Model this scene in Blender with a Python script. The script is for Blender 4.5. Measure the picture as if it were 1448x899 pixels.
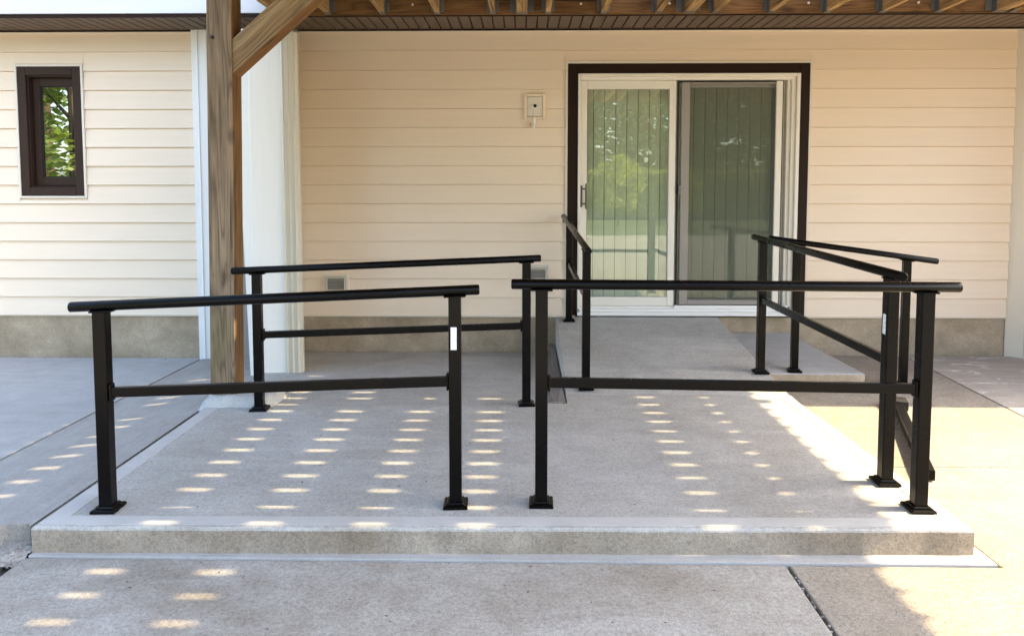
import bpy, bmesh, math, random
from mathutils import Vector, Matrix
random.seed(7)
scene = bpy.context.scene
for o in list(bpy.data.objects):
    bpy.data.objects.remove(o)
COL = scene.collection

# ---------------------------------------------------------------- camera
cam_d = bpy.data.cameras.new('camera')
cam = bpy.data.objects.new('camera', cam_d); COL.objects.link(cam)
cam_d.sensor_width = 36.0
cam_d.lens = 24.862
cam_d.shift_y = -0.08397
cam_d.clip_start = 0.05; cam_d.clip_end = 1000
cam.location = (0, 0, 1.42)
cam.rotation_euler = (math.radians(90 - 3.6), 0, math.radians(0.9))
scene.camera = cam

# ---------------------------------------------------------------- sky, sun, exposure
SUN_COT = 1.125                                   # horizontal run of the light per metre of fall
SUN_DIR = Vector((-SUN_COT, 0.012, -1.0)).normalized()
elev = math.atan(1 / SUN_COT)
w = bpy.data.worlds.new('World'); scene.world = w; w.use_nodes = True
wn = w.node_tree.nodes; wl = w.node_tree.links
sky = wn.new('ShaderNodeTexSky'); sky.sky_type = 'NISHITA'; sky.sun_disc = False
sky.sun_elevation = elev; sky.sun_rotation = math.radians(90)
sky.altitude = 200; sky.air_density = 1.0; sky.dust_density = 3.0; sky.ozone_density = 1.0
wl.new(sky.outputs['Color'], wn['Background'].inputs['Color'])
wn['Background'].inputs['Strength'].default_value = 0.15
sd = bpy.data.lights.new('sun', 'SUN'); sd.energy = 2.5; sd.angle = math.radians(0.55); sd.color = (1.0, 0.79, 0.48)
sun = bpy.data.objects.new('sun', sd); COL.objects.link(sun)
sun.rotation_euler = SUN_DIR.to_track_quat('-Z', 'Y').to_euler()
sun.location = (12, 2, 11)
vs = scene.view_settings
vs.view_transform = 'Standard'; vs.look = 'None'; vs.gamma = 1.0; vs.exposure = 2.88
vs.use_curve_mapping = False

# ---------------------------------------------------------------- materials
MATS = {}
def new_mat(name):
    m = bpy.data.materials.new(name); m.use_nodes = True
    MATS[name] = m
    nt = m.node_tree
    return m, nt.nodes, nt.links, nt.nodes['Principled BSDF']
def sock(nodes, links, to, val):
    to.default_value = val
def pos_node(n, l, scale=(1, 1, 1), rnd=False, obj=False):
    mp = n.new('ShaderNodeMapping'); mp.inputs['Scale'].default_value = scale
    if obj:
        tc = n.new('ShaderNodeTexCoord'); src = tc.outputs['Object']
    else:
        g = n.new('ShaderNodeNewGeometry'); src = g.outputs['Position']
    if rnd:
        oi = n.new('ShaderNodeObjectInfo')
        mul = n.new('ShaderNodeMath'); mul.operation = 'MULTIPLY'; mul.inputs[1].default_value = 37.0
        l.new(oi.outputs['Random'], mul.inputs[0])
        va = n.new('ShaderNodeVectorMath'); va.operation = 'ADD'
        l.new(src, va.inputs[0]); l.new(mul.outputs[0], va.inputs[1]); src = va.outputs[0]
    l.new(src, mp.inputs['Vector'])
    return mp.outputs['Vector']
def noise(n, l, vec, scale, detail=4, rough=0.55, dist=0.0):
    t = n.new('ShaderNodeTexNoise'); t.inputs['Scale'].default_value = scale
    t.inputs['Detail'].default_value = detail; t.inputs['Roughness'].default_value = rough
    t.inputs['Distortion'].default_value = dist
    l.new(vec, t.inputs['Vector']); return t.outputs['Fac']
def ramp(n, l, fac, stops):
    r = n.new('ShaderNodeValToRGB'); cr = r.color_ramp
    while len(cr.elements) < len(stops): cr.elements.new(0.5)
    for e, (p, c) in zip(cr.elements, stops):
        e.position = p; e.color = (c[0], c[1], c[2], 1) if not isinstance(c, (int, float)) else (c, c, c, 1)
    l.new(fac, r.inputs['Fac']); return r.outputs['Color']
def mixc(n, l, fac, a, b, mode='MIX'):
    m = n.new('ShaderNodeMix'); m.data_type = 'RGBA'; m.blend_type = mode
    for s, v in ((m.inputs[0], fac), (m.inputs[6], a), (m.inputs[7], b)):
        if isinstance(v, (int, float)): s.default_value = v
        elif isinstance(v, tuple): s.default_value = (v[0], v[1], v[2], 1)
        else: l.new(v, s)
    return m.outputs[2]
def bump(n, l, bsdf, height, strength, dist):
    b = n.new('ShaderNodeBump'); b.inputs['Strength'].default_value = strength; b.inputs['Distance'].default_value = dist
    l.new(height, b.inputs['Height'])
    prev = bsdf.inputs['Normal'].links
    if prev: l.new(prev[0].from_socket, b.inputs['Normal'])
    l.new(b.outputs['Normal'], bsdf.inputs['Normal'])

def concrete(name, base, dark, stain, stain_amt=0.5, broom=0.0, grit=0.5, rough=0.85, broom_axis='X', light=None, coarse=0.0):
    m, n, l, b = new_mat(name)
    p = pos_node(n, l)
    big = noise(n, l, p, 1.1, 5, 0.6, 0.6)
    mid = noise(n, l, p, 7.0, 6, 0.65, 0.3)
    fine = noise(n, l, p, 160.0, 3, 0.7)
    c = mixc(n, l, ramp(n, l, mid, [(0.3, 0), (0.72, 1)]), base, dark)
    sfac = ramp(n, l, big, [(0.46, 0), (0.72, stain_amt)])
    c = mixc(n, l, sfac, c, stain)
    if light:
        lf = noise(n, l, pos_node(n, l, (0.8, 2.2, 1)), 1.7, 5, 0.6, 0.8)
        c = mixc(n, l, ramp(n, l, lf, [(0.52, 0), (0.78, 0.6)]), c, light)
    gr = ramp(n, l, fine, [(0.32, 0.62 if grit > 0.4 else 0.85), (0.62, 1.06)])
    c = mixc(n, l, min(1.0, 0.35 + grit * 0.6), c, gr, 'MULTIPLY')
    if coarse:
        cz = noise(n, l, p, 62.0, 4, 0.75, 0.5)
        c = mixc(n, l, coarse, c, ramp(n, l, cz, [(0.34, 0.55), (0.5, 0.95), (0.66, 1.2)]), 'MULTIPLY')
        bump(n, l, b, cz, 0.5 * coarse, 0.006)
        vor = n.new('ShaderNodeTexVoronoi'); vor.inputs['Scale'].default_value = 48; l.new(p, vor.inputs['Vector'])
        c = mixc(n, l, ramp(n, l, vor.outputs['Distance'], [(0.10, 0.5 * coarse), (0.22, 0.0)]), c, (0.16, 0.13, 0.10))
    if broom:
        sc = (5, 210, 210) if broom_axis == 'X' else (210, 5, 210)
        st = noise(n, l, pos_node(n, l, sc), 1.0, 3, 0.6)
        c = mixc(n, l, broom, c, ramp(n, l, st, [(0.3, 0.72), (0.7, 1.1)]), 'MULTIPLY')
        sc2 = (1.2, 16, 16) if broom_axis == 'X' else (16, 1.2, 16)
        st2 = noise(n, l, pos_node(n, l, sc2), 1.0, 4, 0.6, 0.4)
        c = mixc(n, l, broom, c, ramp(n, l, st2, [(0.3, 0.8), (0.7, 1.08)]), 'MULTIPLY')
        bump(n, l, b, st, 0.35, 0.002)
    l.new(c, b.inputs['Base Color'])
    b.inputs['Roughness'].default_value = rough
    b.inputs['Specular IOR Level'].default_value = 0.3
    bump(n, l, b, fine, 0.35 + 0.5 * grit, 0.002 + 0.003 * grit)
    bump(n, l, b, mid, 0.25, 0.006)
    return m

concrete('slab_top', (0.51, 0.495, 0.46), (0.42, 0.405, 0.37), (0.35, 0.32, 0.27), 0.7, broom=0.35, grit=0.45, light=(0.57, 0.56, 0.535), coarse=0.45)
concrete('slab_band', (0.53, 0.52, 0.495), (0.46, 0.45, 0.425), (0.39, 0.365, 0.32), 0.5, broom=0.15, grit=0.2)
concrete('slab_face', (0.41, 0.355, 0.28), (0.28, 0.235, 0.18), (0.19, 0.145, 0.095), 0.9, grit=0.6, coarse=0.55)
concrete('apron', (0.435, 0.41, 0.365), (0.325, 0.295, 0.25), (0.235, 0.195, 0.145), 0.85, grit=0.6, light=(0.53, 0.515, 0.49), coarse=0.65)
concrete('walk', (0.445, 0.44, 0.425), (0.38, 0.37, 0.355), (0.33, 0.315, 0.285), 0.5, broom=0.3, grit=0.35, coarse=0.2)
concrete('walk_worn', (0.42, 0.40, 0.37), (0.35, 0.33, 0.30), (0.285, 0.255, 0.215), 0.6, broom=0.35, grit=0.4, broom_axis='Y', coarse=0.3)
concrete('pad_right', (0.385, 0.345, 0.285), (0.31, 0.275, 0.225), (0.25, 0.21, 0.16), 0.6, broom=0.2, grit=0.7, coarse=0.7)
concrete('foundation', (0.50, 0.395, 0.27), (0.34, 0.265, 0.175), (0.24, 0.18, 0.11), 0.8, grit=0.4, coarse=0.45)
concrete('footing', (0.58, 0.57, 0.53), (0.47, 0.46, 0.42), (0.36, 0.33, 0.27), 0.6, grit=0.7)
concrete('rubble', (0.45, 0.41, 0.36), (0.32, 0.28, 0.24), (0.20, 0.165, 0.13), 0.6, grit=0.8, coarse=0.6)

# worn pad by the corner with white splashes of dried mortar
m, n, l, b = new_mat('pad_splashed')
p = pos_node(n, l)
c = mixc(n, l, noise(n, l, p, 6, 6, 0.65), (0.44, 0.40, 0.34), (0.33, 0.29, 0.25))
st = noise(n, l, pos_node(n, l, (2.0, 26, 1)), 1.0, 4, 0.6, 0.5)
c = mixc(n, l, 0.6, c, ramp(n, l, st, [(0.3, 0.75), (0.7, 1.15)]), 'MULTIPLY')
blot = noise(n, l, pos_node(n, l, (1.3, 2.4, 1)), 2.6, 7, 0.62, 1.2)
c = mixc(n, l, ramp(n, l, blot, [(0.585, 0), (0.63, 0.85)]), c, (0.66, 0.65, 0.64))
l.new(c, b.inputs['Base Color']); b.inputs['Roughness'].default_value = 0.85
bump(n, l, b, noise(n, l, p, 120, 4, 0.7), 0.5, 0.003)

m, n, l, b = new_mat('soil')
p = pos_node(n, l)
l.new(mixc(n, l, noise(n, l, p, 60, 5, 0.7), (0.035, 0.026, 0.018), (0.12, 0.095, 0.07)), b.inputs['Base Color'])
b.inputs['Roughness'].default_value = 0.95
bump(n, l, b, noise(n, l, p, 90, 4, 0.7), 0.8, 0.01)

m, n, l, b = new_mat('lawn')
p = pos_node(n, l)
c = mixc(n, l, noise(n, l, p, 0.35, 5, 0.6), (0.085, 0.105, 0.04), (0.14, 0.14, 0.07))
c = mixc(n, l, noise(n, l, p, 30, 4, 0.7), c, (0.05, 0.085, 0.018))
l.new(c, b.inputs['Base Color']); b.inputs['Roughness'].default_value = 0.95
bump(n, l, b, noise(n, l, p, 45, 4, 0.7), 0.8, 0.04)

def plastic(name, col, rough=0.45, var=0.06, spec=0.4, grain=None, bstr=0.12):
    m, n, l, b = new_mat(name)
    p = pos_node(n, l, grain or (1, 1, 1))
    f = noise(n, l, p, 3.0, 5, 0.6, 0.2)
    dk = tuple(x * (1 - var * 2.2) for x in col); lt = tuple(min(0.9, x * (1 + var)) for x in col)
    c = mixc(n, l, f, dk, lt)
    oi = n.new('ShaderNodeObjectInfo')
    c = mixc(n, l, 1.0, c, ramp(n, l, oi.outputs['Random'], [(0, 1 - var * 0.6), (1, 1.0)]), 'MULTIPLY')
    l.new(c, b.inputs['Base Color'])
    l.new(ramp(n, l, f, [(0.2, max(0, rough - 0.08)), (0.8, min(1, rough + 0.1))]), b.inputs['Roughness'])
    b.inputs['Specular IOR Level'].default_value = spec
    bump(n, l, b, noise(n, l, p, 22, 4, 0.6), bstr, 0.002)
    return m
plastic('siding', (0.80, 0.66, 0.50), 0.42, 0.03, 0.4, (0.5, 10, 10), 0.08)
plastic('cream_trim', (0.70, 0.63, 0.52), 0.4, 0.02)
plastic('white_vinyl', (0.79, 0.775, 0.735), 0.38, 0.025)
plastic('skirt_paint', (0.55, 0.56, 0.58), 0.45, 0.03)
plastic('white_panel', (0.80, 0.765, 0.68), 0.35, 0.03, 0.5, (6, 6, 0.4))
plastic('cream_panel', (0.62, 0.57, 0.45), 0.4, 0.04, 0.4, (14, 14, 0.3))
plastic('door_vinyl', (0.76, 0.72, 0.63), 0.35, 0.02)
plastic('brown_trim', (0.019, 0.0085, 0.0045), 0.5, 0.08, 0.15)
plastic('window_brown', (0.034, 0.017, 0.0105), 0.5, 0.08, 0.2)
plastic('brown_soffit', (0.115, 0.078, 0.055), 0.5, 0.08, 0.4)
plastic('soffit_groove', (0.012, 0.008, 0.006), 0.7, 0.05)
plastic('rail_paint', (0.0022, 0.0018, 0.0015), 0.27, 0.06, 0.15)
plastic('black_seal', (0.010, 0.010, 0.010), 0.6, 0.05)
plastic('screen_frame', (0.30, 0.27, 0.235), 0.45, 0.04)
plastic('galvanised', (0.20, 0.21, 0.20), 0.5, 0.15, 0.5)
plastic('bronze_handle', (0.10, 0.075, 0.045), 0.35, 0.08, 0.6)
plastic('grey_louvre', (0.42, 0.40, 0.36), 0.55, 0.08)
plastic('bulb_white', (0.80, 0.77, 0.68), 0.3, 0.02)
plastic('brass', (0.62, 0.42, 0.13), 0.35, 0.05, 0.6)
plastic('blind_vane', (0.90, 0.89, 0.77), 0.6, 0.03, 0.3, (30, 30, 0.6))
plastic('interior', (0.32, 0.30, 0.27), 0.8, 0.05)
plastic('light_cover_grey', (0.25, 0.22, 0.20), 0.9, 0.1)
plastic('roof_shingle', (0.08, 0.075, 0.07), 0.9, 0.15)
MATS['galvanised'].node_tree.nodes['Principled BSDF'].inputs['Metallic'].default_value = 0.6

# printed sticker: faint grey marks on white film
m, n, l, b = new_mat('sticker')
p = pos_node(n, l, (230, 230, 170))
f = noise(n, l, p, 1.0, 2, 0.6)
l.new(ramp(n, l, f, [(0.50, (0.86, 0.85, 0.87)), (0.66, (0.45, 0.43, 0.46))]), b.inputs['Base Color'])
b.inputs['Roughness'].default_value = 0.4

def wood(name, a, bcol, dark, axis, obj=False, worn=None, rnd=True):
    m, n, l, b = new_mat(name)
    s = {'X': (0.9, 14, 14), 'Y': (14, 0.9, 14), 'Z': (14, 14, 0.9)}[axis]
    s2 = {'X': (0.11, 1.7, 1.7), 'Y': (1.7, 0.11, 1.7), 'Z': (1.7, 1.7, 0.11)}[axis]
    s3 = {'X': (2.0, 90, 90), 'Y': (90, 2.0, 90), 'Z': (90, 90, 2.0)}[axis]
    v = pos_node(n, l, s2, rnd, obj)
    ringn = noise(n, l, v, 4.2, 3, 0.5, 0.35)
    mul = n.new('ShaderNodeMath'); mul.operation = 'MULTIPLY'; mul.inputs[1].default_value = 15.0
    l.new(ringn, mul.inputs[0])
    fr = n.new('ShaderNodeMath'); fr.operation = 'PINGPONG'; fr.inputs[1].default_value = 0.5
    l.new(mul.outputs[0], fr.inputs[0])
    g = noise(n, l, pos_node(n, l, s, rnd, obj), 1.0, 5, 0.65, 0.3)
    fib = noise(n, l, pos_node(n, l, s3, rnd, obj), 1.0, 3, 0.6)
    c = mixc(n, l, ramp(n, l, g, [(0.3, 0), (0.7, 1)]), a, bcol)
    c = mixc(n, l, ramp(n, l, fr.outputs[0], [(0.0, 0.62), (0.22, 0.22), (0.5, 0.0)]), c, dark)
    crk = noise(n, l, pos_node(n, l, {'X': (0.5, 30, 30), 'Y': (30, 0.5, 30), 'Z': (30, 30, 0.5)}[axis], rnd, obj), 1.0, 3, 0.5, 0.4)
    c = mixc(n, l, ramp(n, l, crk, [(0.33, 0.95), (0.385, 0.0)]), c, (dark[0] * 0.5, dark[1] * 0.5, dark[2] * 0.5))
    if worn:
        wv = noise(n, l, pos_node(n, l, (3, 3, 0.9), rnd, obj), 1.6, 5, 0.6, 0.7)
        c = mixc(n, l, ramp(n, l, wv, [(0.50, 0), (0.72, 0.6)]), c, worn)
    pv = noise(n, l, pos_node(n, l, {'X': (0.8, 5, 5), 'Y': (5, 0.8, 5), 'Z': (5, 5, 0.8)}[axis], rnd, obj), 1.7, 5, 0.65, 0.5)
    c = mixc(n, l, 0.8, c, ramp(n, l, pv, [(0.3, 0.55), (0.52, 1.0), (0.7, 1.35)]), 'MULTIPLY')
    # knots
    vo = n.new('ShaderNodeTexVoronoi'); vo.inputs['Scale'].default_value = 2.3
    ks = {'X': (0.8, 2.4, 2.4), 'Y': (2.4, 0.8, 2.4), 'Z': (2.4, 2.4, 0.8)}[axis]
    l.new(pos_node(n, l, ks, rnd, obj), vo.inputs['Vector'])
    c = mixc(n, l, ramp(n, l, vo.outputs['Distance'], [(0.06, 0.9), (0.15, 0.0)]), c, (0.06, 0.035, 0.02))
    c = mixc(n, l, 0.6, c, ramp(n, l, fib, [(0.3, 0.66), (0.65, 1.1)]), 'MULTIPLY')
    l.new(c, b.inputs['Base Color']); b.inputs['Roughness'].default_value = 0.72
    b.inputs['Specular IOR Level'].default_value = 0.25
    bump(n, l, b, fib, 0.5, 0.003); bump(n, l, b, fr.outputs[0], 0.25, 0.003)
    return m
wood('wood_weathered', (0.33, 0.24, 0.15), (0.195, 0.135, 0.08), (0.055, 0.032, 0.017), 'Z', worn=(0.26, 0.22, 0.10))
wood('wood_side', (0.25, 0.14, 0.055), (0.17, 0.09, 0.036), (0.10, 0.05, 0.02), 'Z')
wood('wood_brace', (0.36, 0.245, 0.13), (0.235, 0.15, 0.075), (0.08, 0.045, 0.02), 'Z', obj=True, worn=(0.33, 0.30, 0.18))
wood('wood_brace_under', (0.33, 0.17, 0.06), (0.24, 0.115, 0.04), (0.10, 0.05, 0.02), 'Z', obj=True)
wood('wood_joist', (0.58, 0.385, 0.17), (0.46, 0.285, 0.12), (0.16, 0.085, 0.03), 'Y')
wood('wood_ledger', (0.25, 0.135, 0.05), (0.16, 0.085, 0.03), (0.07, 0.035, 0.012), 'X')
wood('wood_board', (0.60, 0.40, 0.18), (0.48, 0.305, 0.13), (0.15, 0.10, 0.06), 'X')
wood('wood_grey', (0.30, 0.28, 0.26), (0.20, 0.185, 0.17), (0.08, 0.07, 0.06), 'Y')

def glass(name, tint, ior=1.5, boost=1.0):
    m, n, l, b = new_mat(name)
    out = n['Material Output']; n.remove(b)
    tr = n.new('ShaderNodeBsdfTransparent'); tr.inputs['Color'].default_value = (*tint, 1)
    gl = n.new('ShaderNodeBsdfGlossy'); gl.inputs['Roughness'].default_value = 0.0
    gl.inputs['Color'].default_value = (0.95, 1.0, 0.96, 1)
    fr = n.new('ShaderNodeFresnel'); fr.inputs['IOR'].default_value = ior
    wv = noise(n, l, pos_node(n, l), 1.3, 2, 0.5)
    bp = n.new('ShaderNodeBump'); bp.inputs['Strength'].default_value = 0.05; bp.inputs['Distance'].default_value = 0.01
    l.new(wv, bp.inputs['Height']); l.new(bp.outputs['Normal'], gl.inputs['Normal'])
    mu = n.new('ShaderNodeMath'); mu.operation = 'MULTIPLY'; mu.inputs[1].default_value = boost; mu.use_clamp = True
    l.new(fr.outputs[0], mu.inputs[0])
    mx = n.new('ShaderNodeMixShader')
    l.new(mu.outputs[0], mx.inputs[0]); l.new(tr.outputs[0], mx.inputs[1]); l.new(gl.outputs[0], mx.inputs[2])
    l.new(mx.outputs[0], out.inputs['Surface'])
glass('door_glass', (0.94, 0.965, 0.92), 1.5, 2.3)       # double glazed: several reflecting faces
glass('window_glass', (0.25, 0.28, 0.27), 1.8, 5.0)      # reflective coated pane
# insect screen: fine dark mesh, mostly open
m, n, l, b = new_mat('insect_screen')
out = n['Material Output']
tr = n.new('ShaderNodeBsdfTransparent'); mx = n.new('ShaderNodeMixShader'); mx.inputs[0].default_value = 0.27
b.inputs['Base Color'].default_value = (0.03, 0.03, 0.028, 1); b.inputs['Roughness'].default_value = 0.7
l.new(tr.outputs[0], mx.inputs[1]); l.new(b.outputs[0], mx.inputs[2]); l.new(mx.outputs[0], out.inputs['Surface'])

def leaf_mat(name, a, c2):
    m, n, l, b = new_mat(name)
    oi = n.new('ShaderNodeNewGeometry')
    f = noise(n, l, pos_node(n, l), 2.2, 4, 0.7)
    l.new(mixc(n, l, ramp(n, l, f, [(0.3, 0), (0.7, 1)]), a, c2), b.inputs['Base Color'])
    b.inputs['Roughness'].default_value = 0.5
    tl = n.new('ShaderNodeBsdfTranslucent'); tl.inputs['Color'].default_value = (c2[0] * 1.6, c2[1] * 1.6, c2[2], 1)
    mx = n.new('ShaderNodeMixShader'); mx.inputs[0].default_value = 0.35
    l.new(b.outputs[0], mx.inputs[1]); l.new(tl.outputs[0], mx.inputs[2]); l.new(mx.outputs[0], n['Material Output'].inputs['Surface'])
leaf_mat('leaf_green', (0.09, 0.15, 0.03), (0.16, 0.21, 0.05))
leaf_mat('leaf_yellow', (0.20, 0.25, 0.04), (0.32, 0.34, 0.07))
leaf_mat('leaf_dark', (0.03, 0.06, 0.015), (0.07, 0.11, 0.025))
plastic('bark', (0.10, 0.075, 0.05), 0.9, 0.2, 0.2, (8, 8, 1))

# ---------------------------------------------------------------- helpers
def link(name, me, parent=None, mats=(), smooth=False):
    o = bpy.data.objects.new(name, me); COL.objects.link(o)
    if not me.materials:
        for mm in ([mats] if isinstance(mats, str) else mats): me.materials.append(MATS[mm])
    if smooth:
        for p in me.polygons: p.use_smooth = True
    if parent is not None:
        o.parent = parent
        if parent.type == 'EMPTY':
            o.matrix_parent_inverse = Matrix.Translation(-parent.location)
    return o
def tag(o, label=None, cat=None, group=None, kind=None):
    if label: o['label'] = label
    if cat: o['category'] = cat
    if group: o['group'] = group
    if kind: o['kind'] = kind
    return o
def thing(name, loc, label, cat, group=None):
    o = bpy.data.objects.new(name, None); COL.objects.link(o); o.location = loc; o.empty_display_size = 0.1
    return tag(o, label, cat, group)
def to_mesh(bm, name):
    me = bpy.data.meshes.new(name); bmesh.ops.recalc_face_normals(bm, faces=bm.faces[:]); bm.to_mesh(me); bm.free(); return me
def bm_box(bm, x0, x1, y0, y1, z0, z1, mat=0):
    v = [bm.verts.new((x, y, z)) for x in (x0, x1) for y in (y0, y1) for z in (z0, z1)]
    for idx in ((0, 1, 3, 2), (4, 6, 7, 5), (0, 4, 5, 1), (2, 3, 7, 6), (0, 2, 6, 4), (1, 5, 7, 3)):
        f = bm.faces.new([v[i] for i in idx]); f.material_index = mat
    return v
def bev(bm, off, seg=2, edges=None):
    bmesh.ops.bevel(bm, geom=edges or bm.edges[:], offset=off, segments=seg, affect='EDGES', profile=0.6)
def box(name, x0, x1, y0, y1, z0, z1, mat, parent=None, bevel=0.0):
    bm = bmesh.new(); bm_box(bm, x0, x1, y0, y1, z0, z1)
    if bevel: bmesh.ops.recalc_face_normals(bm, faces=bm.faces[:]); bev(bm, bevel)
    return link(name, to_mesh(bm, name), parent, mat)
def boxes(name, lst, mat, parent=None, bevel=0.0):
    bm = bmesh.new()
    for b_ in lst: bm_box(bm, *b_)
    if bevel: bmesh.ops.recalc_face_normals(bm, faces=bm.faces[:]); bev(bm, bevel, 1)
    return link(name, to_mesh(bm, name), parent, mat)
def hexa(bm, bot, top, mat=0, side=None):
    """prism from two quads (lists of four xyz)"""
    a = [bm.verts.new(p) for p in bot]; c = [bm.verts.new(p) for p in top]
    f = bm.faces.new(c); f.material_index = mat
    f = bm.faces.new(a[::-1]); f.material_index = mat
    N = len(a)
    for i in range(N):
        f = bm.faces.new((a[i], a[(i + 1) % N], c[(i + 1) % N], c[i])); f.material_index = mat if side is None else side
def frame_for(d):
    d = d.normalized()
    u = Vector((0, 0, 1)) if abs(d.z) < 0.95 else Vector((0, 1, 0))
    s = d.cross(u).normalized(); u = s.cross(d).normalized()
    return d, s, u
def bm_bar(bm, p0, p1, wid, hgt, mat=0):
    p0, p1 = Vector(p0), Vector(p1); d, s, u = frame_for(p1 - p0)
    q = [(-1, -1), (1, -1), (1, 1), (-1, 1)]
    hexa(bm, [p0 + s * a * wid / 2 + u * c * hgt / 2 for a, c in q], [p1 + s * a * wid / 2 + u * c * hgt / 2 for a, c in q], mat)
def bm_tube(bm, p0, p1, r, seg=20, cap=0.006):
    p0, p1 = Vector(p0), Vector(p1); d, s, u = frame_for(p1 - p0); L = (p1 - p0).length
    rings = []
    for t, rr in ((0, r - cap), (cap * 0.4, r - cap * 0.3), (cap, r), (L - cap, r), (L - cap * 0.4, r - cap * 0.3), (L, r - cap)):
        rings.append([bm.verts.new(p0 + d * t + (s * math.cos(a) + u * math.sin(a)) * rr) for a in [2 * math.pi * k / seg for k in range(seg)]])
    for A, B in zip(rings, rings[1:]):
        for k in range(seg):
            f = bm.faces.new((A[k], A[(k + 1) % seg], B[(k + 1) % seg], B[k])); f.smooth = True
    bm.faces.new(rings[0][::-1]); bm.faces.new(rings[-1])

# ---------------------------------------------------------------- ground
def sheet_box(name, top, depth, mat, kind='structure', bevel=0.006, mats=None, parent=None):
    """concrete panel: polygon of xyz on top, extruded down"""
    bm = bmesh.new()
    bot = [(x, y, z - depth) for x, y, z in top]
    hexa(bm, bot, top, 0, 1 if mats else None)
    bmesh.ops.recalc_face_normals(bm, faces=bm.faces[:])
    if bevel:
        es = [e for e in bm.edges if all(abs(v.co.z - max(t[2] for t in top)) < 0.5 and any((v.co - Vector(t)).length < 1e-5 for t in top) for v in e.verts)]
        bev(bm, bevel, 2, es)
    o = link(name, to_mesh(bm, name), parent, mats or mat)
    if kind: o['kind'] = kind
    return o
bm = bmesh.new()
N = 40
bmesh.ops.create_grid(bm, x_segments=N, y_segments=N, size=300)
for v in bm.verts: v.co.z = -0.07
lawn = link('lawn', to_mesh(bm, 'lawn'), None, 'lawn'); lawn['kind'] = 'structure'
soil = box('soil', -9.2, 10.2, -9.1, 5.86, -0.069, -0.034, 'soil'); soil['kind'] = 'structure'

def zl(y): return -0.028 + (5.92 - y) / 3.3 * 0.085           # left paving rises gently towards the front
G = 0.006
sheet_box('paving_left', [(-9, 2.72, zl(2.72)), (-2.685 + 0.03, 2.70, zl(2.70)), (-2.735, 5.90, zl(5.90)), (-9, 5.90, zl(5.90))], 0.16, 'walk')
# ragged broken front edge of the strip beside the slab
bm = bmesh.new()
top = [(-1.932, 4.14, 0.096), (-1.932, 5.90, 0.0), (-2.715, 5.90, zl(5.90)), (-2.635, 2.70, zl(2.70))]
x = -2.61; k = 0
while x < -1.94:
    top.append((x, 2.69 + random.uniform(-0.025, 0.02), zl(2.69) + (x + 2.635) / 0.70 * 0.042 - random.uniform(0, 0.006))); x += random.uniform(0.03, 0.07)
top.append((-1.932, 2.665, 0.096))
hexa(bm, [(a, b_, -0.1) for a, b_, c_ in top], top, 0, 1)
bmesh.ops.triangulate(bm, faces=[f for f in bm.faces if len(f.verts) > 4])
o = link('walkway_strip', to_mesh(bm, 'walkway_strip'), None, ('walk_worn', 'rubble')); o['kind'] = 'structure'
sheet_box('paving_front_left', [(-9, -9, -0.012), (-1.955, -9, -0.012), (-1.985, 2.58, -0.012), (-9, 2.60, -0.012)], 0.10, 'rubble')
sheet_box('apron', [(-1.925, -9, 0.0), (0.945, -9, 0.0), (0.990, 2.598, 0.0), (-1.915, 2.606, 0.0)], 0.10, 'apron')
sheet_box('apron_right', [(0.961, -9, 0.0), (10, -9, 0.0), (10, 3.552, 0.0), (1.797, 3.552, 0.0), (1.797, 2.595, 0.0), (1.006, 2.598, 0.0)], 0.10, 'pad_right')
sheet_box('paving_right', [(1.745, 3.56, 0.0), (3.05, 3.56, 0.0), (3.192, 5.90, 0.012), (1.62, 5.90, 0.012)], 0.10, 'pad_right')
sheet_box('paving_corner', [(3.062, 3.56, 0.0), (10, 3.56, 0.0), (10, 5.90, 0.012), (3.204, 5.90, 0.012)], 0.10, 'pad_splashed')
# narrow lip of new concrete round the foot of the slab
sheet_box('slab_footing_lip', [(-1.905, 2.612, 0.006), (1.785, 2.602, 0.006), (1.785, 3.50, 0.007), (1.70, 3.50, 0.007), (1.70, 2.70, 0.007), (-1.905, 2.70, 0.007)], 0.08, 'walk', bevel=0.003)

# raised slab
ZS = 0.11
bm = bmesh.new()
top = []
for (xa, ya), (xb, yb), cnt in (((-1.905, 2.632), (1.735, 2.668), 60), ((1.735, 2.668), (1.69, 4.42), 28)):
    for k in range(cnt):
        f_ = k / cnt; top.append((xa + (xb - xa) * f_ + random.uniform(-0.0025, 0.0025), ya + (yb - ya) * f_ + random.uniform(-0.0025, 0.0025), ZS))
top += [(1.69, 4.42, ZS), (0.27, 4.42, ZS), (0.27, 4.232, ZS), (-1.90, 4.135, ZS)]
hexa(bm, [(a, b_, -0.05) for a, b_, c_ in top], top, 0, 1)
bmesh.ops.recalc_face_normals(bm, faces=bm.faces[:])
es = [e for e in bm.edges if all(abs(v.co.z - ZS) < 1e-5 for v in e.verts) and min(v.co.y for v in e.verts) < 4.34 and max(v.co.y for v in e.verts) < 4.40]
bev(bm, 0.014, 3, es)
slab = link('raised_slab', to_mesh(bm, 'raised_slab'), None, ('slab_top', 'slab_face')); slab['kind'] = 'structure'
# smooth trowelled margin, three strips mitred at the corners
bm = bmesh.new()
zt = ZS + 0.002; zb = ZS - 0.02
def strip(q): hexa(bm, [(a, b_, zb) for a, b_ in q], [(a, b_, zt) for a, b_ in q])
strip([(-1.888, 2.652), (1.716, 2.686), (1.648, 2.756), (-1.808, 2.722)])
strip([(-1.888, 2.652), (-1.808, 2.722), (-1.814, 4.135), (-1.884, 4.131)])
strip([(1.716, 2.686), (1.674, 4.415), (1.608, 4.415), (1.648, 2.756)])
link('trowelled_edge', to_mesh(bm, 'trowelled_edge'), slab, 'slab_band')

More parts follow.
